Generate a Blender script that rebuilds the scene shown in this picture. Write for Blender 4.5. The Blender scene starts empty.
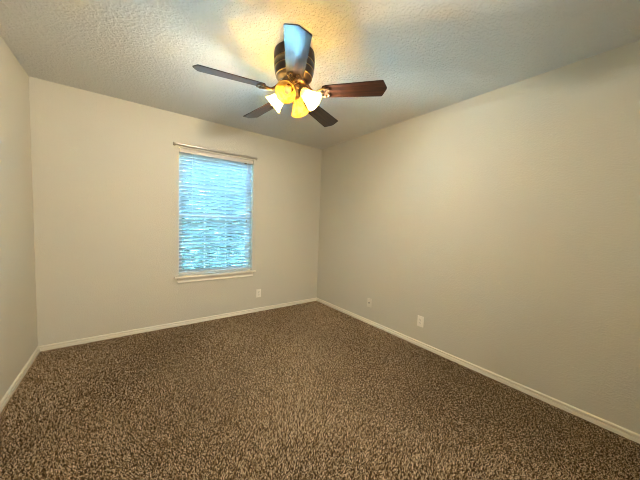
import bpy, bmesh, math, random
import numpy as np
from mathutils import Vector, Matrix

sc = bpy.context.scene
COL = sc.collection
rnd = random.Random(7)

# ------------------------------------------------------------------ camera
YAW, PITCH, ROLL, FPX = 0.6417, -0.0629, 0.0355, 259.85
cam_d = bpy.data.cameras.new('camera')
cam_d.sensor_width = 36.0
cam_d.sensor_fit = 'HORIZONTAL'
cam_d.lens = FPX / 640.0 * 36.0
cam_d.clip_start = 0.02
cam = bpy.data.objects.new('camera', cam_d)
COL.objects.link(cam)
fw = Vector((math.sin(YAW) * math.cos(PITCH), math.cos(YAW) * math.cos(PITCH), math.sin(PITCH)))
rt = Vector((math.cos(YAW), -math.sin(YAW), 0))
up = rt.cross(fw)
r2 = rt * math.cos(ROLL) + up * math.sin(ROLL)
u2 = -rt * math.sin(ROLL) + up * math.cos(ROLL)
m = Matrix((r2, u2, -fw)).transposed().to_4x4()
m.translation = Vector((0.6615, -3.3835, 1.2641))
cam.matrix_world = m
sc.camera = cam

# ------------------------------------------------------------------ view, world, lights
sc.view_settings.view_transform = 'Standard'
sc.view_settings.look = 'None'
sc.view_settings.gamma = 1.0
sc.view_settings.use_curve_mapping = False
sc.view_settings.exposure = 0.12
sc.cycles.use_denoising = True
sc.cycles.use_guiding = True
sc.cycles.guiding_training_samples = 64
sc.cycles.max_bounces = 10
sc.cycles.diffuse_bounces = 6
sc.cycles.transparent_max_bounces = 12
sc.cycles.sample_clamp_indirect = 0.0
sc.cycles.blur_glossy = 0.5
sc.cycles.filter_width = 1.0

SKY_STRENGTH = 48.0
BULB_W = 35.5
SUN_STRENGTH = 640.0
HALL_W = 59.0

world = bpy.data.worlds.new('world')
sc.world = world
world.use_nodes = True
wn = world.node_tree
wn.nodes.clear()
wo = wn.nodes.new('ShaderNodeOutputWorld')
wb = wn.nodes.new('ShaderNodeBackground')
wtc = wn.nodes.new('ShaderNodeTexCoord')
wsx = wn.nodes.new('ShaderNodeSeparateXYZ')
wr = wn.nodes.new('ShaderNodeValToRGB')
wr.color_ramp.elements[0].position = 0.45
wr.color_ramp.elements[0].color = (0.22, 0.57, 0.90, 1)
wr.color_ramp.elements[1].position = 0.9
wr.color_ramp.elements[1].color = (0.20, 0.56, 1.0, 1)
wma = wn.nodes.new('ShaderNodeMath'); wma.operation = 'MULTIPLY_ADD'
wma.inputs[1].default_value = 0.5; wma.inputs[2].default_value = 0.5
wn.links.new(wtc.outputs['Generated'], wsx.inputs[0])
wn.links.new(wsx.outputs['Z'], wma.inputs[0])
wn.links.new(wma.outputs[0], wr.inputs[0])
wn.links.new(wr.outputs[0], wb.inputs[0])
wb.inputs[1].default_value = SKY_STRENGTH
wn.links.new(wb.outputs[0], wo.inputs[0])

# sun: high, along the outside of the window wall, onto the pale bounce ground
sun_d = bpy.data.lights.new('sun', 'SUN')
sun_d.energy = SUN_STRENGTH; sun_d.color = (0.30, 0.70, 1.0); sun_d.angle = 0.01
sun = bpy.data.objects.new('sun', sun_d)
sun.rotation_euler = Vector((-0.72, -0.03, -0.80)).to_track_quat('-Z', 'Y').to_euler()
COL.objects.link(sun)

# room numbers
W, L, H = 3.1616, 3.75, 2.44
WT = 0.20
WX0, WX1, WZ0, WZ1 = 1.147, 2.036, 0.592, 2.072
FAN = Vector((1.6115, -1.741, H))
DOOR_X0, DOOR_X1, DOOR_H = 0.12, 2.00, 2.10

# sampling portal in the window opening
pl = bpy.data.lights.new('window_portal', 'AREA')
pl.shape = 'RECTANGLE'; pl.size = WX1 - WX0; pl.size_y = WZ1 - WZ0
pl.cycles.is_portal = True
po = bpy.data.objects.new('window_portal', pl)
po.location = ((WX0 + WX1) / 2, WT + 0.03, (WZ0 + WZ1) / 2)
po.rotation_euler = (-math.pi / 2, 0, 0)
COL.objects.link(po)

# added fill light behind the camera, coming in by an opening widened for it
hl = bpy.data.lights.new('hallway_fill_light', 'AREA')
hl.shape = 'RECTANGLE'; hl.size = 1.5; hl.size_y = 1.2; hl.energy = HALL_W; hl.color = (1.0, 0.92, 0.78)
ho = bpy.data.objects.new('hallway_fill_light', hl)
ho.location = (1.15, -5.12, 1.45)
ho.rotation_euler = (math.radians(96), 0, 0)
COL.objects.link(ho)

# ------------------------------------------------------------------ helpers
def new_mat(name):
    mt = bpy.data.materials.new(name)
    mt.use_nodes = True
    nt = mt.node_tree
    return mt, nt, nt.nodes['Principled BSDF']

def plain(name, col, rough=0.5, metal=0.0, spec=0.5, coat=0.0):
    mt, nt, b = new_mat(name)
    b.inputs['Base Color'].default_value = (*col, 1)
    b.inputs['Roughness'].default_value = rough
    b.inputs['Metallic'].default_value = metal
    b.inputs['Specular IOR Level'].default_value = spec
    b.inputs['Coat Weight'].default_value = coat
    n = nt.nodes.new('ShaderNodeTexNoise')
    n.inputs['Scale'].default_value = 60
    mr = nt.nodes.new('ShaderNodeMapRange')
    mr.inputs['To Min'].default_value = max(0.02, rough - 0.06)
    mr.inputs['To Max'].default_value = min(1, rough + 0.06)
    nt.links.new(n.outputs['Fac'], mr.inputs['Value'])
    nt.links.new(mr.outputs[0], b.inputs['Roughness'])
    return mt

def painted(name, col, s1, s2, strength, dist, rough=0.75, lo=0.38, hi=0.66, spec=0.3):
    """paint over a sprayed texture: two scales of lumps through a bump"""
    mt, nt, b = new_mat(name)
    b.inputs['Base Color'].default_value = (*col, 1)
    b.inputs['Roughness'].default_value = rough
    b.inputs['Specular IOR Level'].default_value = spec
    tc = nt.nodes.new('ShaderNodeTexCoord')
    a = nt.nodes.new('ShaderNodeTexNoise'); a.inputs['Scale'].default_value = s1; a.inputs['Detail'].default_value = 3
    c = nt.nodes.new('ShaderNodeTexNoise'); c.inputs['Scale'].default_value = s2; c.inputs['Detail'].default_value = 2
    ra = nt.nodes.new('ShaderNodeMapRange'); ra.interpolation_type = 'SMOOTHSTEP'
    ra.inputs['From Min'].default_value = lo; ra.inputs['From Max'].default_value = hi
    mx = nt.nodes.new('ShaderNodeMath'); mx.operation = 'MULTIPLY_ADD'; mx.inputs[1].default_value = 0.35
    bp = nt.nodes.new('ShaderNodeBump')
    bp.inputs['Strength'].default_value = strength; bp.inputs['Distance'].default_value = dist
    nt.links.new(tc.outputs['Object'], a.inputs['Vector'])
    nt.links.new(tc.outputs['Object'], c.inputs['Vector'])
    nt.links.new(a.outputs['Fac'], ra.inputs['Value'])
    nt.links.new(c.outputs['Fac'], mx.inputs[0])
    nt.links.new(ra.outputs[0], mx.inputs[2])
    nt.links.new(mx.outputs[0], bp.inputs['Height'])
    nt.links.new(bp.outputs[0], b.inputs['Normal'])
    return mt

def props(o, label=None, cat=None, group=None, kind=None):
    if label: o['label'] = label
    if cat: o['category'] = cat
    if group: o['group'] = group
    if kind: o['kind'] = kind
    return o

def link_bm(name, bm, mat, parent=None, loc=(0, 0, 0), smooth=None, rot=None):
    bmesh.ops.recalc_face_normals(bm, faces=bm.faces)
    me = bpy.data.meshes.new(name)
    bm.to_mesh(me); bm.free()
    if smooth is not None:
        me.shade_smooth()
        if smooth < 180:
            me.set_sharp_from_angle(angle=math.radians(smooth))
    me.materials.append(mat)
    o = bpy.data.objects.new(name, me)
    COL.objects.link(o)
    o.location = loc
    if rot: o.rotation_euler = rot
    if parent is not None: o.parent = parent
    return o

def empty(name, loc, rz=0.0):
    o = bpy.data.objects.new(name, None)
    o.empty_display_size = 0.1
    o.location = loc; o.rotation_euler = (0, 0, rz)
    COL.objects.link(o)
    return o

def box(bm, lo, hi, bevel=0.0, seg=2, mat4=None):
    lo = Vector(lo); hi = Vector(hi)
    r = bmesh.ops.create_cube(bm, size=1.0)
    vs = r['verts']
    for v in vs:
        v.co = Vector((lo[i] + (v.co[i] + 0.5) * (hi[i] - lo[i]) for i in range(3)))
    if bevel > 0:
        es = list({e for v in vs for e in v.link_edges})
        rr = bmesh.ops.bevel(bm, geom=es, offset=bevel, segments=seg, profile=0.5, affect='EDGES')
        vs = list({v for f in rr['faces'] for v in f.verts} | {v for v in vs if v.is_valid})
    if mat4 is not None:
        bmesh.ops.transform(bm, matrix=mat4, verts=vs)
    return vs

def lathe(bm, prof, n=40, mat4=None, close=False):
    """prof: list of (radius, z); a zero radius makes a pole"""
    rings = []
    new = []
    for r, z in prof:
        if r < 1e-6:
            ring = [bm.verts.new((0, 0, z))]
        else:
            ring = [bm.verts.new((r * math.cos(2 * math.pi * k / n), r * math.sin(2 * math.pi * k / n), z)) for k in range(n)]
        rings.append(ring); new += ring
    for a, b in zip(rings[:-1], rings[1:]):
        for k in range(n):
            k2 = (k + 1) % n
            if len(a) == 1 and len(b) == 1: continue
            if len(a) == 1: bm.faces.new((a[0], b[k2], b[k]))
            elif len(b) == 1: bm.faces.new((a[k], a[k2], b[0]))
            else: bm.faces.new((a[k], a[k2], b[k2], b[k]))
    if mat4 is not None:
        bmesh.ops.transform(bm, matrix=mat4, verts=new)
    return new

def tube(bm, pts, rad, n=10, cap=True, flat=1.0):
    """round bar along points; rad a number or one per point"""
    pts = [Vector(p) for p in pts]
    rads = rad if isinstance(rad, (list, tuple)) else [rad] * len(pts)
    rings = []
    prev = None
    for i, p in enumerate(pts):
        t = (pts[min(i + 1, len(pts) - 1)] - pts[max(i - 1, 0)]).normalized()
        if prev is None:
            a = Vector((0, 0, 1)) if abs(t.z) < 0.9 else Vector((1, 0, 0))
            nrm = (a - t * a.dot(t)).normalized()
        else:
            nrm = (prev - t * prev.dot(t)).normalized()
        prev = nrm
        b = t.cross(nrm)
        rings.append([bm.verts.new(p + nrm * rads[i] * math.cos(2 * math.pi * k / n) + b * rads[i] * flat * math.sin(2 * math.pi * k / n)) for k in range(n)])
    for a, b in zip(rings[:-1], rings[1:]):
        for k in range(n):
            bm.faces.new((a[k], a[(k + 1) % n], b[(k + 1) % n], b[k]))
    if cap:
        bm.faces.new(rings[0][::-1]); bm.faces.new(rings[-1])

def bez(p0, p1, p2, p3, n=10):
    p0, p1, p2, p3 = map(Vector, (p0, p1, p2, p3))
    return [((1 - t) ** 3) * p0 + 3 * t * (1 - t) ** 2 * p1 + 3 * t * t * (1 - t) * p2 + t ** 3 * p3 for t in [i / n for i in range(n + 1)]]

def extrude_profile(bm, prof, a, b, nrm, miter_a=0.0, miter_b=0.0):
    """prof: (out, z) outline, run from a to b along a wall with the inward normal nrm; mitred ends"""
    a = Vector(a); b = Vector(b); nrm = Vector(nrm)
    d = (b - a).normalized()
    ra = [bm.verts.new(a + nrm * o + Vector((0, 0, z)) + d * o * miter_a) for o, z in prof]
    rb = [bm.verts.new(b + nrm * o + Vector((0, 0, z)) - d * o * miter_b) for o, z in prof]
    n = len(prof)
    for k in range(n):
        bm.faces.new((ra[k], ra[(k + 1) % n], rb[(k + 1) % n], rb[k]))
    bm.faces.new(ra[::-1]); bm.faces.new(rb)

# ------------------------------------------------------------------ materials
WALLC = (0.625, 0.582, 0.475)
M_wall = painted('wall_paint', WALLC, 95, 240, 0.22, 0.003, 0.6, spec=0.35)
M_ceil = painted('ceiling_texture', (0.66, 0.65, 0.605), 58, 150, 0.60, 0.006, 0.8, 0.42, 0.62, spec=0.25)
M_trim = plain('trim_paint', (0.86, 0.79, 0.65), 0.4)
M_white = plain('white_vinyl', (0.82, 0.82, 0.80), 0.35)
M_rail = plain('blind_rail_paint', (0.62, 0.57, 0.51), 0.4)
M_rod = plain('rod_brushed_nickel', (0.62, 0.56, 0.48), 0.33, 0.85)
M_finial = plain('rod_end_bronze', (0.16, 0.11, 0.06), 0.4, 0.6)
M_plate = plain('plate_plastic', (0.90, 0.85, 0.74), 0.3)
M_plate_painted = plain('plate_painted', (0.74, 0.69, 0.575), 0.35)
M_slot = plain('slot_dark', (0.05, 0.04, 0.035), 0.6)
M_screw = plain('screw_metal', (0.6, 0.57, 0.5), 0.35, 0.9)
M_bronze = plain('dark_bronze', (0.045, 0.028, 0.018), 0.32, 0.55, 0.6)
M_brass = plain('rubbed_brass', (0.36, 0.24, 0.10), 0.32, 0.9)
M_iron = plain('antique_iron', (0.16, 0.095, 0.045), 0.3, 0.75)
M_cord = plain('blind_cord', (0.72, 0.72, 0.70), 0.8)
M_sub = plain('carpet_backing', (0.06, 0.036, 0.018), 0.95, spec=0.1)
M_ground = painted('pale_bounce_ground', (0.58, 0.58, 0.56), 8, 40, 0.4, 0.02, 0.9)  # made pale to bounce sunlight up through the blind onto the ceiling
M_door = plain('door_paint', (0.78, 0.72, 0.6), 0.4)

# slats: thin white vinyl that lets daylight through
M_slat, nt, b = new_mat('blind_vinyl')
b.inputs['Base Color'].default_value = (0.72, 0.76, 0.78, 1)
b.inputs['Specular IOR Level'].default_value = 0.1
b.inputs['Roughness'].default_value = 0.6
tl = nt.nodes.new('ShaderNodeBsdfTranslucent'); tl.inputs[0].default_value = (0.72, 0.78, 0.80, 1)
ms = nt.nodes.new('ShaderNodeMixShader'); ms.inputs[0].default_value = 0.60
nt.links.new(b.outputs[0], ms.inputs[1]); nt.links.new(tl.outputs[0], ms.inputs[2])
nt.links.new(ms.outputs[0], nt.nodes['Material Output'].inputs[0])

# window pane
M_glass, nt, b = new_mat('window_glass')
nt.nodes.remove(b)
tr = nt.nodes.new('ShaderNodeBsdfTransparent'); tr.inputs[0].default_value = (0.93, 0.97, 0.96, 1)
gl = nt.nodes.new('ShaderNodeBsdfGlossy'); gl.inputs['Roughness'].default_value = 0.02
lw = nt.nodes.new('ShaderNodeFresnel'); lw.inputs['IOR'].default_value = 1.45
ms = nt.nodes.new('ShaderNodeMixShader')
nt.links.new(lw.outputs[0], ms.inputs[0])
nt.links.new(tr.outputs[0], ms.inputs[1]); nt.links.new(gl.outputs[0], ms.inputs[2])
nt.links.new(ms.outputs[0], nt.nodes['Material Output'].inputs[0])

# lamp shade: amber alabaster glass
M_shade, nt, b = new_mat('amber_glass')
tc = nt.nodes.new('ShaderNodeTexCoord')
nz = nt.nodes.new('ShaderNodeTexNoise'); nz.inputs['Scale'].default_value = 26; nz.inputs['Detail'].default_value = 4; nz.inputs['Distortion'].default_value = 1.6
cr = nt.nodes.new('ShaderNodeValToRGB')
cr.color_ramp.elements[0].position = 0.33; cr.color_ramp.elements[0].color = (0.86, 0.58, 0.14, 1)
cr.color_ramp.elements[1].position = 0.66; cr.color_ramp.elements[1].color = (0.97, 0.84, 0.46, 1)
nt.links.new(tc.outputs['Object'], nz.inputs['Vector']); nt.links.new(nz.outputs['Fac'], cr.inputs[0])
nt.links.new(cr.outputs[0], b.inputs['Base Color'])
b.inputs['Roughness'].default_value = 0.25
tl = nt.nodes.new('ShaderNodeBsdfTranslucent'); nt.links.new(cr.outputs[0], tl.inputs[0])
tr = nt.nodes.new('ShaderNodeBsdfTransparent'); tr.inputs[0].default_value = (1.0, 0.86, 0.58, 1)
m1 = nt.nodes.new('ShaderNodeMixShader'); m1.inputs[0].default_value = 0.62
m2 = nt.nodes.new('ShaderNodeMixShader'); m2.inputs[0].default_value = 0.16
nt.links.new(b.outputs[0], m1.inputs[1]); nt.links.new(tl.outputs[0], m1.inputs[2])
nt.links.new(m1.outputs[0], m2.inputs[1]); nt.links.new(tr.outputs[0], m2.inputs[2])
nt.links.new(m2.outputs[0], nt.nodes['Material Output'].inputs[0])

# bulbs: a lit one gives light, a dead one is frosted glass
M_bulb_lit, nt, b = new_mat('bulb_lit')
b.inputs['Base Color'].default_value = (0.9, 0.9, 0.88, 1)
b.inputs['Emission Color'].default_value = (1.0, 0.86, 0.58, 1)
b.inputs['Emission Strength'].default_value = 14.0
M_bulb_off = plain('bulb_frosted', (0.80, 0.74, 0.58), 0.3)

# blade wood: dark cherry under a satin lacquer
M_wood, nt, b = new_mat('blade_wood')
tc = nt.nodes.new('ShaderNodeTexCoord')
mp = nt.nodes.new('ShaderNodeMapping'); mp.inputs['Scale'].default_value = (2.2, 34, 34)
nz = nt.nodes.new('ShaderNodeTexNoise'); nz.inputs['Scale'].default_value = 1.6; nz.inputs['Detail'].default_value = 6; nz.inputs['Distortion'].default_value = 0.7
cr = nt.nodes.new('ShaderNodeValToRGB')
cr.color_ramp.elements[0].position = 0.35; cr.color_ramp.elements[0].color = (0.012, 0.004, 0.0018, 1)
cr.color_ramp.elements[1].position = 0.68; cr.color_ramp.elements[1].color = (0.055, 0.017, 0.006, 1)
nt.links.new(tc.outputs['Object'], mp.inputs[0]); nt.links.new(mp.outputs[0], nz.inputs['Vector'])
nt.links.new(nz.outputs['Fac'], cr.inputs[0]); nt.links.new(cr.outputs[0], b.inputs['Base Color'])
b.inputs['Roughness'].default_value = 0.45
b.inputs['Specular IOR Level'].default_value = 0.2
b.inputs['Coat Weight'].default_value = 0.38
b.inputs['Coat Roughness'].default_value = 0.12

# carpet yarn: every tuft takes its own shade of the blend
M_yarn, nt, b = new_mat('carpet_yarn')
ge = nt.nodes.new('ShaderNodeNewGeometry')
cr = nt.nodes.new('ShaderNodeValToRGB')
el = cr.color_ramp.elements
el[0].position = 0.0; el[0].color = (0.10, 0.056, 0.024, 1)
el[1].position = 1.0; el[1].color = (0.93, 0.73, 0.50, 1)
e = el.new(0.35); e.color = (0.38, 0.25, 0.130, 1)
e = el.new(0.7); e.color = (0.63, 0.465, 0.295, 1)
nt.links.new(ge.outputs['Random Per Island'], cr.inputs[0])
nt.links.new(cr.outputs[0], b.inputs['Base Color'])
b.inputs['Roughness'].default_value = 0.9
b.inputs['Specular IOR Level'].default_value = 0.1

# leaves outside
M_leaf, nt, b = new_mat('leaf_green')
ge = nt.nodes.new('ShaderNodeNewGeometry')
cr = nt.nodes.new('ShaderNodeValToRGB')
cr.color_ramp.elements[0].color = (0.03, 0.045, 0.03, 1); cr.color_ramp.elements[1].color = (0.09, 0.125, 0.085, 1)
nt.links.new(ge.outputs['Random Per Island'], cr.inputs[0]); nt.links.new(cr.outputs[0], b.inputs['Base Color'])
b.inputs['Roughness'].default_value = 0.6
M_bark = plain('bark', (0.16, 0.12, 0.09), 0.9)

# ------------------------------------------------------------------ room shell
def shell(name, boxes, mat):
    bm = bmesh.new()
    for lo, hi in boxes: box(bm, lo, hi)
    return props(link_bm(name, bm, mat), kind='structure')

T = 0.12
HB = -5.2     # far end of the hallway behind the camera
shell('floor', [((-T, HB, -0.12), (W + T, WT, -0.004))], M_sub)
shell('ceiling', [((-T, HB, H), (W + T, WT, H + 0.12))], M_ceil)
shell('wall_back', [((-T, 0, -0.004), (WX0, WT, H)), ((WX1, 0, -0.004), (W + T, WT, H)),
                    ((WX0, 0, -0.004), (WX1, WT, WZ0 - 0.02)), ((WX0, 0, WZ1), (WX1, WT, H))], M_wall)
shell('wall_left', [((-T, HB, -0.004), (0, 0, H))], M_wall)
shell('wall_right', [((W, HB, -0.004), (W + T, 0, H))], M_wall)
shell('wall_front', [((0, -L - T, -0.004), (DOOR_X0, -L, H)), ((DOOR_X1, -L - T, -0.004), (W, -L, H)),
                     ((DOOR_X0, -L - T, DOOR_H), (DOOR_X1, -L, H))], M_wall)
shell('wall_hallway', [((0, HB - T, -0.004), (W, HB, H))], M_wall)

# casing of the added opening behind the camera, made wide for the fill light
bm = bmesh.new()
for y0, y1 in ((-L, -L + 0.016), (-L - T - 0.016, -L - T)):
    box(bm, (DOOR_X0 - 0.06, y0, 0), (DOOR_X0, y1, DOOR_H + 0.06), 0.003)
    box(bm, (DOOR_X1, y0, 0), (DOOR_X1 + 0.06, y1, DOOR_H + 0.06), 0.003)
    box(bm, (DOOR_X0, y0, DOOR_H), (DOOR_X1, y1, DOOR_H + 0.06), 0.003)
props(link_bm('trim_1', bm, M_trim), kind='structure')

# baseboards: low colonial profile with a groove and a rounded top
BB = [(0, 0), (0.016, 0), (0.016, 0.027), (0.0145, 0.0295), (0.003, 0.0305), (0.002, 0.034), (0.003, 0.0385),
      (0.0125, 0.0395), (0.0138, 0.043), (0.0122, 0.049), (0.009, 0.055), (0.004, 0.0575), (0, 0.058)]
def baseboard(name, a, b_, n, ma, mb):
    bm = bmesh.new()
    extrude_profile(bm, [(o_, z_ * 0.86) for o_, z_ in BB], a, b_, n, ma, mb)
    return props(link_bm(name, bm, M_trim, smooth=50), kind='structure')
baseboard('baseboard_back', (0, 0, 0), (W, 0, 0), (0, -1, 0), 1, 1)
baseboard('baseboard_left', (0, 0, 0), (0, -L, 0), (1, 0, 0), 1, 1)
baseboard('baseboard_right', (W, 0, 0), (W, -L, 0), (-1, 0, 0), 1, 1)
baseboard('baseboard_front', (DOOR_X1 + 0.06, -L, 0), (W, -L, 0), (0, 1, 0), 0, 1)

# ------------------------------------------------------------------ window
win = empty('window_1', ((WX0 + WX1) / 2, 0, WZ0))
props(win, kind='structure')
wx = (WX1 - WX0) / 2
wh = WZ1 - WZ0
FY0, FY1 = 0.125, 0.19
bm = bmesh.new()
fwid = 0.022
box(bm, (-wx, FY0, -0.0), (-wx + fwid, FY1, wh), 0.003)
box(bm, (wx - fwid, FY0, -0.0), (wx, FY1, wh), 0.003)
box(bm, (-wx + fwid, FY0, wh - fwid), (wx - fwid, FY1, wh), 0.003)
box(bm, (-wx + fwid, FY0, 0), (wx - fwid, FY1, fwid), 0.003)
link_bm('window_frame', bm, M_white, win)
def sash(name, z0, z1, y0, y1):
    ix = wx - fwid
    s = 0.030
    bm = bmesh.new()
    box(bm, (-ix, y0, z0), (-ix + s, y1, z1), 0.003)
    box(bm, (ix - s, y0, z0), (ix, y1, z1), 0.003)
    box(bm, (-ix + s, y0, z0), (ix - s, y1, z0 + s), 0.003)
    box(bm, (-ix + s, y0, z1 - s), (ix - s, y1, z1), 0.003)
    so = link_bm(name, bm, M_white, win)
    ym = (y0 + y1) / 2
    bm = bmesh.new()
    box(bm, (-ix + s, ym - 0.002, z0 + s), (ix - s, ym + 0.002, z1 - s))
    link_bm('glass_pane', bm, M_glass, so)
    bm = bmesh.new()
    for k in (1, 2):
        x = -ix + s + (2 * ix - 2 * s) * k / 3
        box(bm, (x - 0.009, ym - 0.007, z0 + s), (x + 0.009, ym - 0.0025, z1 - s))
    zc = (z0 + z1) / 2
    box(bm, (-ix + s, ym - 0.0065, zc - 0.009), (ix - s, ym - 0.0025, zc + 0.009))
    link_bm('grille', bm, M_white, so)
    return so
zm = 0.71
sash('sash', zm - 0.02, wh - fwid, 0.163, 0.186)
sash('sash', fwid, zm + 0.03, 0.133, 0.157)

# stool board and apron under the window
bm = bmesh.new()
box(bm, (-0.49 , -0.048, -0.020), (0.49, 0.0, 0.0), 0.005, 3)
box(bm, (-wx, -0.004, -0.020), (wx, FY0 + 0.02, 0.0))
link_bm('window_stool', bm, M_trim, win, smooth=40)
bm = bmesh.new()
AP = [(0, -0.020), (0.030, -0.020), (0.030, -0.026), (0.018, -0.036), (0.011, -0.050), (0.011, -0.064), (0.017, -0.068), (0.017, -0.077), (0.012, -0.080), (0, -0.080)]
extrude_profile(bm, AP, (-0.465, 0, 0), (0.465, 0, 0), (0, -1, 0), 0.5, 0.5)
link_bm('window_apron', bm, M_trim, win, smooth=35)

# ------------------------------------------------------------------ window blind
bl = empty('window_blind', ((WX0 + WX1) / 2, 0.040, WZ0 + 0.001))
props(bl, 'white horizontal slat blind lowered over the window, glowing blue with daylight', 'blind')
bw = wx - 0.008
bm = bmesh.new()
box(bm, (-bw, -0.022, wh - 0.047), (bw, 0.024, wh - 0.003), 0.003)
hr = link_bm('headrail', bm, M_rail, bl, smooth=40)
bm = bmesh.new()
box(bm, (-bw - 0.003, -0.034, wh - 0.050), (bw + 0.003, -0.026, wh - 0.003), 0.003)
link_bm('valance', bm, M_rail, bl, smooth=40)
bm = bmesh.new()
box(bm, (-bw, -0.025, 0.012), (bw, 0.025, 0.030), 0.004)
link_bm('bottom_rail', bm, M_rail, bl, smooth=40)
SP = 0.0425
TILT = math.radians(39)
bm = bmesh.new()
zs = []
z = 0.058
while z < wh - 0.06:
    zs.append(z); z += SP
for z in zs:
    # gently crowned slat, room edge up
    n = 6
    top = []; bot = []
    for k in range(n + 1):
        u = (k / n - 0.5)
        c = 0.0022 * (1 - 4 * u * u)
        yy = u * 0.050
        for lst, off in ((top, 0.0013), (bot, -0.0013)):
            h = c + off
            Y = yy * math.cos(TILT) + h * math.sin(TILT)
            Z = -yy * math.sin(TILT) + h * math.cos(TILT)
            lst.append((Y, Z + z))
    ring = top + bot[::-1]
    j = rnd.uniform(-0.002, 0.002)
    ra = [bm.verts.new((-bw + 0.003 + j, y_, z_)) for y_, z_ in ring]
    rb = [bm.verts.new((bw - 0.003 + j, y_, z_)) for y_, z_ in ring]
    N = len(ring)
    for k in range(N):
        bm.faces.new((ra[k], ra[(k + 1) % N], rb[(k + 1) % N], rb[k]))
    bm.faces.new(ra[::-1]); bm.faces.new(rb)
link_bm('slats', bm, M_slat, bl, smooth=40)
for x in (-0.30, 0.0, 0.30):
    bm = bmesh.new()
    for yy in (-0.026, 0.026):
        tube(bm, [(x, yy, 0.03), (x, yy, wh - 0.047)], 0.0011, 6)
    link_bm('ladder_cord', bm, M_cord, bl)
bm = bmesh.new()
tube(bm, [(bw - 0.075, -0.030, wh - 0.052), (bw - 0.077, -0.038, wh - 0.09), (bw - 0.077, -0.036, 0.68)], 0.0035, 8)
wd = link_bm('tilt_wand', bm, M_cord, bl, smooth=40)
bm = bmesh.new()
lathe(bm, [(0, 0.01), (0.006, 0.005), (0.007, -0.012), (0.004, -0.02), (0, -0.021)], 12, Matrix.Translation((bw - 0.077, -0.036, 0.675)))
link_bm('wand_tip', bm, M_finial, wd, smooth=50)
bm = bmesh.new()
box(bm, (bw - 0.115, -0.040, wh - 0.062), (bw - 0.085, -0.030, wh - 0.047), 0.002)
props(link_bm('valance_clip', bm, M_finial, bl), 'small dark clip on the valance')

# ------------------------------------------------------------------ curtain rod above the window
rod = empty('curtain_rod', (1.585, 0, 2.100))
props(rod, 'slim brushed metal curtain rod mounted on the wall just above the window blind', 'curtain rod')
rx = 0.485
bm = bmesh.new()
pts = [(-rx, -0.002, 0)] + bez((-rx, -0.018, 0), (-rx, -0.034, 0), (-rx + 0.004, -0.040, 0), (-rx + 0.022, -0.040, 0), 6) \
    + bez((rx - 0.022, -0.040, 0), (rx - 0.004, -0.040, 0), (rx, -0.034, 0), (rx, -0.018, 0), 6) + [(rx, -0.002, 0)]
tube(bm, pts, 0.0135, 14, True, 0.8)
link_bm('rod_bar', bm, M_rod, rod, smooth=50)
for sx in (-1, 1):
    bm = bmesh.new()
    box(bm, (sx * rx - 0.012, -0.014, -0.018), (sx * rx + 0.012, 0.0, 0.018), 0.003)
    br = link_bm('bracket', bm, M_finial if sx < 0 else M_rod, rod)

# ------------------------------------------------------------------ wall plates
def plate_base(name, loc, rz, mat=None):
    o = empty(name, loc, rz)     # local -y looks into the room
    bm = bmesh.new()
    box(bm, (-0.035, -0.006, -0.0575), (0.035, 0.0, 0.0575), 0.003, 3)
    link_bm('cover_plate', bm, mat or M_plate, o, smooth=40)
    return o
def disc_y(bm, x, z, y0, y1, r, n=20):
    lathe(bm, [(0, y0), (r, y0), (r, y1), (0, y1)], n, Matrix.Translation((x, 0, z)) @ Matrix.Rotation(math.pi / 2, 4, 'X'))
def outlet(loc, rz, label):
    o = plate_base('wall_outlet', loc, rz)
    for s in (1, -1):
        zc = s * 0.0195
        bm = bmesh.new()
        vs = []
        for k in range(28):
            a = 2 * math.pi * k / 28
            vs.append((0.0172 * math.cos(a), max(-0.0140, min(0.0140, 0.0172 * math.sin(a)))))
        fr = [bm.verts.new((x, -0.0078, z_ + zc)) for x, z_ in vs]
        bk = [bm.verts.new((x, -0.0050, z_ + zc)) for x, z_ in vs]
        bm.faces.new(fr)
        for k in range(28):
            bm.faces.new((fr[k], fr[(k + 1) % 28], bk[(k + 1) % 28], bk[k]))
        rc = link_bm('receptacle', bm, M_plate, o)
        bm = bmesh.new()
        box(bm, (-0.0078, -0.0082, zc - 0.001), (-0.0052, -0.0074, zc + 0.008))
        box(bm, (0.0052, -0.0082, zc), (0.0078, -0.0074, zc + 0.007))
        disc_y(bm, 0, zc - 0.0075, 0.0074, 0.0082, 0.0028, 12)
        link_bm('slot', bm, M_slot, rc)
    bm = bmesh.new()
    disc_y(bm, 0, 0, 0.004, 0.0072, 0.0032, 14)
    link_bm('screw', bm, M_screw, o)
    props(o, label, 'outlet')
    return o
outlet((2.144, 0, 0.258), 0, 'cream duplex wall outlet low on the window wall, right of the window')
outlet((W, -1.874, 0.266), -math.pi / 2, 'cream duplex wall outlet on the right wall, the one closer to the viewer')
cx = plate_base('cable_plate', (W, -1.149, 0.272), -math.pi / 2, M_plate_painted)
props(cx, 'wall-coloured plate with one dark cable jack on the right wall, near the corner', 'cable plate')
bm = bmesh.new()
disc_y(bm, 0, 0, 0.004, 0.016, 0.0062, 16)
disc_y(bm, 0, 0, 0.004, 0.009, 0.0085, 6)
jk = link_bm('cable_jack', bm, M_slot, cx)
for s in (1, -1):
    bm = bmesh.new()
    disc_y(bm, 0, s * 0.042, 0.004, 0.0072, 0.003, 12)
    link_bm('screw', bm, M_screw, cx)

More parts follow.
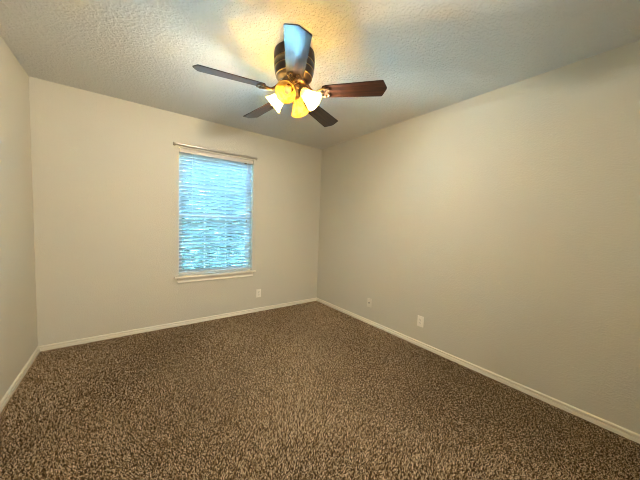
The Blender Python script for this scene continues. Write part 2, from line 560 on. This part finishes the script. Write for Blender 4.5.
# ------------------------------------------------------------------ ceiling fan
fan = empty('ceiling_fan', FAN)
props(fan, 'dark bronze flush-mount ceiling fan with five cherry blades and four amber glass lamps', 'ceiling fan')
bm = bmesh.new()
lathe(bm, [(0, 0), (0.132, 0), (0.139, -0.006), (0.142, -0.03), (0.142, -0.068), (0.138, -0.074), (0.138, -0.080),
           (0.141, -0.086), (0.139, -0.112), (0.135, -0.118), (0.134, -0.124), (0.136, -0.130), (0.128, -0.162),
           (0.112, -0.182), (0.085, -0.192), (0, -0.192)], 56)
hs = link_bm('motor_housing', bm, M_bronze, fan, smooth=35)
for z, r in ((-0.077, 0.1395), (-0.121, 0.1355), (-0.166, 0.1255)):
    bm = bmesh.new()
    lathe(bm, [(r - 0.006, z + 0.004), (r, z + 0.003), (r + 0.0022, z), (r, z - 0.003), (r - 0.006, z - 0.004)], 56)
    props(link_bm('trim_ring', bm, M_brass, hs, smooth=60), 'thin brass ring')
bm = bmesh.new()
lathe(bm, [(0, -0.192), (0.080, -0.192), (0.086, -0.197), (0.086, -0.214), (0.078, -0.222), (0.050, -0.226), (0, -0.226)], 48)
link_bm('flywheel', bm, M_iron, fan, smooth=35)
bm = bmesh.new()
lathe(bm, [(0, -0.226), (0.050, -0.226), (0.056, -0.232), (0.056, -0.252), (0.050, -0.258), (0.047, -0.285), (0.042, -0.298), (0.030, -0.306),
           (0.018, -0.312), (0.012, -0.322), (0.014, -0.332), (0.009, -0.342), (0, -0.345)], 36)
sw = link_bm('switch_housing', bm, M_iron, fan, smooth=35)

BZ = -0.27
PITCH_B = math.radians(-14)
def make_blade_bm():
    bm = bmesh.new()
    out = [(0.206, -0.040), (0.214, -0.050), (0.235, -0.0545), (0.42, -0.062), (0.600, -0.0695), (0.610, -0.0690), (0.622, -0.040),
           (0.637, -0.006), (0.637, 0.006), (0.622, 0.040), (0.610, 0.0690), (0.600, 0.0695), (0.42, 0.062), (0.235, 0.0545), (0.214, 0.050), (0.206, 0.040)]
    top = [bm.verts.new((x, y, 0.003)) for x, y in out]
    bot = [bm.verts.new((x, y, -0.003)) for x, y in out]
    bm.faces.new(top); bm.faces.new(bot[::-1])
    n = len(out)
    for k in range(n):
        bm.faces.new((top[k], bot[k], bot[(k + 1) % n], top[(k + 1) % n]))
    es = [e for e in bm.edges if abs(e.verts[0].co.z - e.verts[1].co.z) < 1e-6]
    bmesh.ops.bevel(bm, geom=es, offset=0.0012, segments=2, affect='EDGES')
    return bm
def make_iron_bm():
    """scrolled bracket: a stem from the flywheel that forks into two curled prongs under the blade"""
    bm = bmesh.new()
    d = -0.010
    tube(bm, bez((0.070, 0, 0.062), (0.110, 0, 0.060), (0.120, 0, 0.000), (0.165, 0, d), 10), [0.010] * 4 + [0.008] * 7, 10, True, 1.5)
    for s in (1, -1):
        tube(bm, bez((0.150, 0, d + 0.001), (0.180, s * 0.004, d), (0.190, s * 0.042, d), (0.232, s * 0.036, d), 12), [0.0075] * 6 + [0.006] * 7, 8)
        tube(bm, bez((0.232, s * 0.036, d), (0.262, s * 0.032, d), (0.258, s * 0.008, d), (0.238, s * 0.016, d), 12), 0.0052, 8)
        lathe(bm, [(0, d - 0.008), (0.008, d - 0.007), (0.010, d - 0.002), (0.010, -0.002)], 14, Matrix.Translation((0.225, s * 0.037, 0)))
    tube(bm, bez((0.165, 0, d), (0.190, 0, d - 0.002), (0.205, 0, d), (0.218, 0, d), 6), [0.008, 0.008, 0.009, 0.010, 0.009, 0.006, 0.002], 8)
    return bm
blade0 = iron0 = None
for k in range(5):
    a = math.radians(25.12 + 72 * k)
    rotm = (PITCH_B, 0, a)
    # rotation about the blade's own axis first, then round the fan
    R = Matrix.Rotation(a, 4, 'Z') @ Matrix.Rotation(PITCH_B, 4, 'X')
    if blade0 is None:
        blade0 = link_bm('blade', make_blade_bm(), M_wood, fan)
        iron0 = link_bm('blade_iron', make_iron_bm(), M_iron, fan, smooth=60)
        bo, io = blade0, iron0
    else:
        bo, io = blade0.copy(), iron0.copy()
        COL.objects.link(bo); COL.objects.link(io)
        bo.parent = io.parent = fan
    bo.matrix_local = Matrix.Translation((0, 0, BZ)) @ R
    io.matrix_local = Matrix.Translation((0, 0, BZ)) @ R

# light kit: four bell shades
SH = [(0.024, 0.000), (0.030, 0.006), (0.034, 0.018), (0.037, 0.036), (0.042, 0.060), (0.050, 0.086), (0.060, 0.106), (0.067, 0.118), (0.0695, 0.121)]
def shade_bm():
    bm = bmesh.new()
    inner = [(r - 0.003, z) for r, z in SH[::-1]]
    inner[0] = (SH[-1][0] - 0.0015, SH[-1][1] + 0.0012)
    lathe(bm, SH + inner, 40)
    return bm
AXT = math.radians(50)   # tilt of a shade from straight down
for k, lit in enumerate((False, True, False, True)):
    a = math.radians(40 + 90 * k)
    ax = Vector((math.cos(a) * math.sin(AXT), math.sin(a) * math.sin(AXT), -math.cos(AXT)))
    neck = Vector((math.cos(a) * 0.064, math.sin(a) * 0.064, -0.262))
    Q = ax.to_track_quat('Z', 'Y').to_matrix().to_4x4()
    Mx = Matrix.Translation(neck) @ Q
    # arm and socket cup
    bm = bmesh.new()
    tube(bm, bez((math.cos(a) * 0.030, math.sin(a) * 0.030, -0.240), (math.cos(a) * 0.050, math.sin(a) * 0.050, -0.236),
                 (math.cos(a) * 0.056, math.sin(a) * 0.056, -0.248), neck, 8), 0.009, 10)
    lathe(bm, [(0, -0.018), (0.016, -0.018), (0.024, -0.010), (0.027, 0.004), (0.0265, 0.010), (0.0, 0.010)], 24, Mx)
    arm = link_bm('lamp_arm', bm, M_iron, fan, smooth=45)
    sh = link_bm('lamp_shade', shade_bm(), M_shade, fan, smooth=180)
    sh.matrix_local = Mx
    bm = bmesh.new()
    lathe(bm, [(0, 0.008), (0.013, 0.010), (0.014, 0.030), (0.020, 0.044), (0.0255, 0.060), (0.0255, 0.070), (0.019, 0.084), (0.008, 0.091), (0, 0.092)], 24)
    bu = link_bm('light_bulb', bm, M_bulb_lit if lit else M_bulb_off, fan, smooth=180)
    bu.matrix_local = Mx
    if lit:
        props(bu, 'glowing bulb'); props(sh, 'brightly lit shade')
        ld = bpy.data.lights.new('bulb_light', 'POINT')
        ld.energy = BULB_W; ld.color = (1.0, 1.0, 0.92); ld.shadow_soft_size = 0.026
        lo = bpy.data.objects.new('bulb_light', ld)
        COL.objects.link(lo)
        lo.location = FAN + Mx @ Vector((0, 0, 0.100))

# ------------------------------------------------------------------ carpet pile
def carpet():
    rs = np.random.RandomState(3)
    sp = 0.0072
    xs = np.arange(0.014, W - 0.014, sp); ys = np.arange(-L + 0.014, -0.014, sp)
    gx, gy = np.meshgrid(xs, ys)
    x = gx.ravel() + rs.uniform(-0.0045, 0.0045, gx.size); y = gy.ravel() + rs.uniform(-0.0045, 0.0045, gx.size)
    x = np.clip(x, 0.020, W - 0.020); y = np.clip(y, -L + 0.02, -0.020)
    n = x.size
    # pile laid over in broad drifts by feet and the vacuum
    fx = 0.5 * np.sin(2.3 * x + 1.1 * y + 0.4) + 0.4 * np.sin(3.9 * y - 1.7 * x) + 0.35 * np.sin(6.1 * x + 4.3 * y + 1.0)
    fy = 0.5 * np.sin(1.9 * y - 2.1 * x + 2.0) + 0.4 * np.cos(4.4 * x + 0.8 * y) + 0.35 * np.sin(5.3 * y - 5.0 * x)
    lx = 0.0042 * fx + rs.normal(0, 0.0052, n); ly = 0.0042 * fy + rs.normal(0, 0.0052, n)
    h = rs.uniform(0.004, 0.0095, n) * (1.0 - 0.28 * np.clip(np.sin(2.9 * x + 2.2 * y) + 0.6 * np.sin(5.1 * x - 3.6 * y + 1.3), -0.4, 1.0)); r = rs.uniform(0.0017, 0.0031, n); ph = rs.uniform(0, 6.28, n)
    lv = [(0.0, 0.0, 0.85), (0.45, 0.25, 1.10), (0.85, 0.75, 0.80)]
    V = np.zeros((n, 10, 3), np.float32)
    for i, (t, s, q) in enumerate(lv):
        for k in range(3):
            a = ph + 2 * np.pi * k / 3 + i * 0.7
            V[:, i * 3 + k, 0] = x + lx * s + r * q * np.cos(a)
            V[:, i * 3 + k, 1] = y + ly * s + r * q * np.sin(a)
            V[:, i * 3 + k, 2] = h * t - 0.003
    V[:, 9, 0] = x + lx; V[:, 9, 1] = y + ly; V[:, 9, 2] = h - 0.003
    F4 = []
    for i in range(2):
        for k in range(3):
            F4.append((i * 3 + k, i * 3 + (k + 1) % 3, (i + 1) * 3 + (k + 1) % 3, (i + 1) * 3 + k))
    F3 = [(6, 7, 9), (7, 8, 9), (8, 6, 9)]
    base = (np.arange(n) * 10)[:, None]
    f4 = (base[:, :, None] + np.array(F4)[None]).reshape(n, -1)
    f3 = (base[:, :, None] + np.array(F3)[None]).reshape(n, -1)
    loops = np.concatenate([f4, f3], axis=1).ravel().astype(np.int32)
    per = np.array([4] * 6 + [3] * 3)
    tot = np.tile(per, n).astype(np.int32)
    start = np.concatenate([[0], np.cumsum(tot)[:-1]]).astype(np.int32)
    me = bpy.data.meshes.new('carpet_pile')
    me.vertices.add(n * 10); me.vertices.foreach_set('co', V.ravel())
    me.loops.add(loops.size); me.loops.foreach_set('vertex_index', loops)
    me.polygons.add(tot.size); me.polygons.foreach_set('loop_start', start)
    try: me.polygons.foreach_set('loop_total', tot)
    except Exception: pass
    me.update(calc_edges=True)
    me.validate()
    me.shade_smooth()
    me.materials.append(M_yarn)
    o = bpy.data.objects.new('carpet_pile', me)
    COL.objects.link(o)
    props(o, 'speckled brown shag carpet covering the whole floor', 'carpet', kind='stuff')
carpet()

# ------------------------------------------------------------------ outside the window
bm = bmesh.new()
box(bm, (-14, WT, -0.45), (18, 26, -0.30))
props(link_bm('ground', bm, M_ground), kind='structure')
M_dark_strip = painted('dark_strip', (0.06, 0.05, 0.04), 30, 90, 0.8, 0.02, 0.95)  # added unseen dark strip, cuts bounced light on the slat undersides
bm = bmesh.new()
box(bm, (-3.0, WT + 0.01, -0.30), (6.5, 0.80, -0.27), 0.008)
props(link_bm('bounce_blocker_strip', bm, M_dark_strip), kind='structure')
def shrub(loc, rx_, rz_, nleaf, label, seed):
    rr = random.Random(seed)
    t = empty('leafy_shrub', loc)
    props(t, label, 'shrub', 'shrubs outside the window')
    bm = bmesh.new()
    for _ in range(nleaf):
        while True:
            p = Vector((rr.uniform(-1, 1), rr.uniform(-1, 1), rr.uniform(-1, 1)))
            if 0.3 < p.length < 1: break
        q_ = max(0.0, -p.z)
        grow = 1.0 / max(0.35, math.sqrt(1 - min(0.88, q_ * q_))) if p.z < 0 else 1.0
        c = Vector((p.x * rx_ * min(1.6, grow), p.y * rx_ * 0.7, rz_ * (1.05 + p.z)))
        q = Vector((rr.gauss(0, 1), rr.gauss(0, 1), rr.gauss(0, 1))).normalized()
        s = q.orthogonal().normalized(); l = q.cross(s)
        sz = rr.uniform(0.08, 0.16)
        v = [bm.verts.new(c + l * sz * a_ + s * sz * b_ + q * sz * c_) for a_, b_, c_ in ((-1, 0, 0), (0, 0.45, 0.12), (1, 0, 0), (0, -0.45, 0.12))]
        bm.faces.new((v[0], v[1], v[2])); bm.faces.new((v[0], v[2], v[3]))
    link_bm('foliage', bm, M_leaf, t)
    bm = bmesh.new()
    tube(bm, [(0, 0, 0), (0.03, 0.02, rz_ * 0.6), (0, 0, rz_ * 1.3)], [0.06, 0.045, 0.02], 8)
    link_bm('trunk', bm, M_bark, t, smooth=60)
for i, (x, y, rx_, rz_) in enumerate(((-0.2, 2.75, 0.95, 1.7), (1.75, 3.35, 0.95, 1.8), (3.75, 3.0, 0.98, 1.75), (5.8, 3.7, 1.0, 1.85),
                                      (1.1, 4.85, 1.0, 1.8), (3.25, 4.85, 1.0, 1.9), (5.4, 5.40, 1.0, 1.8))):
    shrub((x, y, -0.30), rx_, rz_, 5200, 'leafy green shrub growing outside behind the window blind', i + 1)

# board fence closing the yard behind the shrubs
fe = empty('board_fence', (2.6, 6.6, -0.30))
props(fe, 'tall weathered board fence across the yard behind the leafy shrubs', 'fence')
M_board = plain('weathered_board', (0.15, 0.13, 0.10), 0.85)
bm = bmesh.new()
for k in range(70):
    x = -5.6 + k * 0.16
    box(bm, (x, 0, 0.03), (x + 0.150, 0.02, 2.25 + 0.02 * rnd.random()), 0.004, 1)
link_bm('board_panel', bm, M_board, fe)
for z in (0.4, 1.1, 1.9):
    bm = bmesh.new()
    box(bm, (-5.6, 0.02, z), (5.6, 0.06, z + 0.09), 0.004, 1)
    link_bm('rail', bm, M_board, fe)
for k in range(5):
    bm = bmesh.new()
    box(bm, (-5.5 + k * 2.7, 0.06, 0), (-5.41 + k * 2.7, 0.15, 2.2), 0.004, 1)
    link_bm('post', bm, M_board, fe)
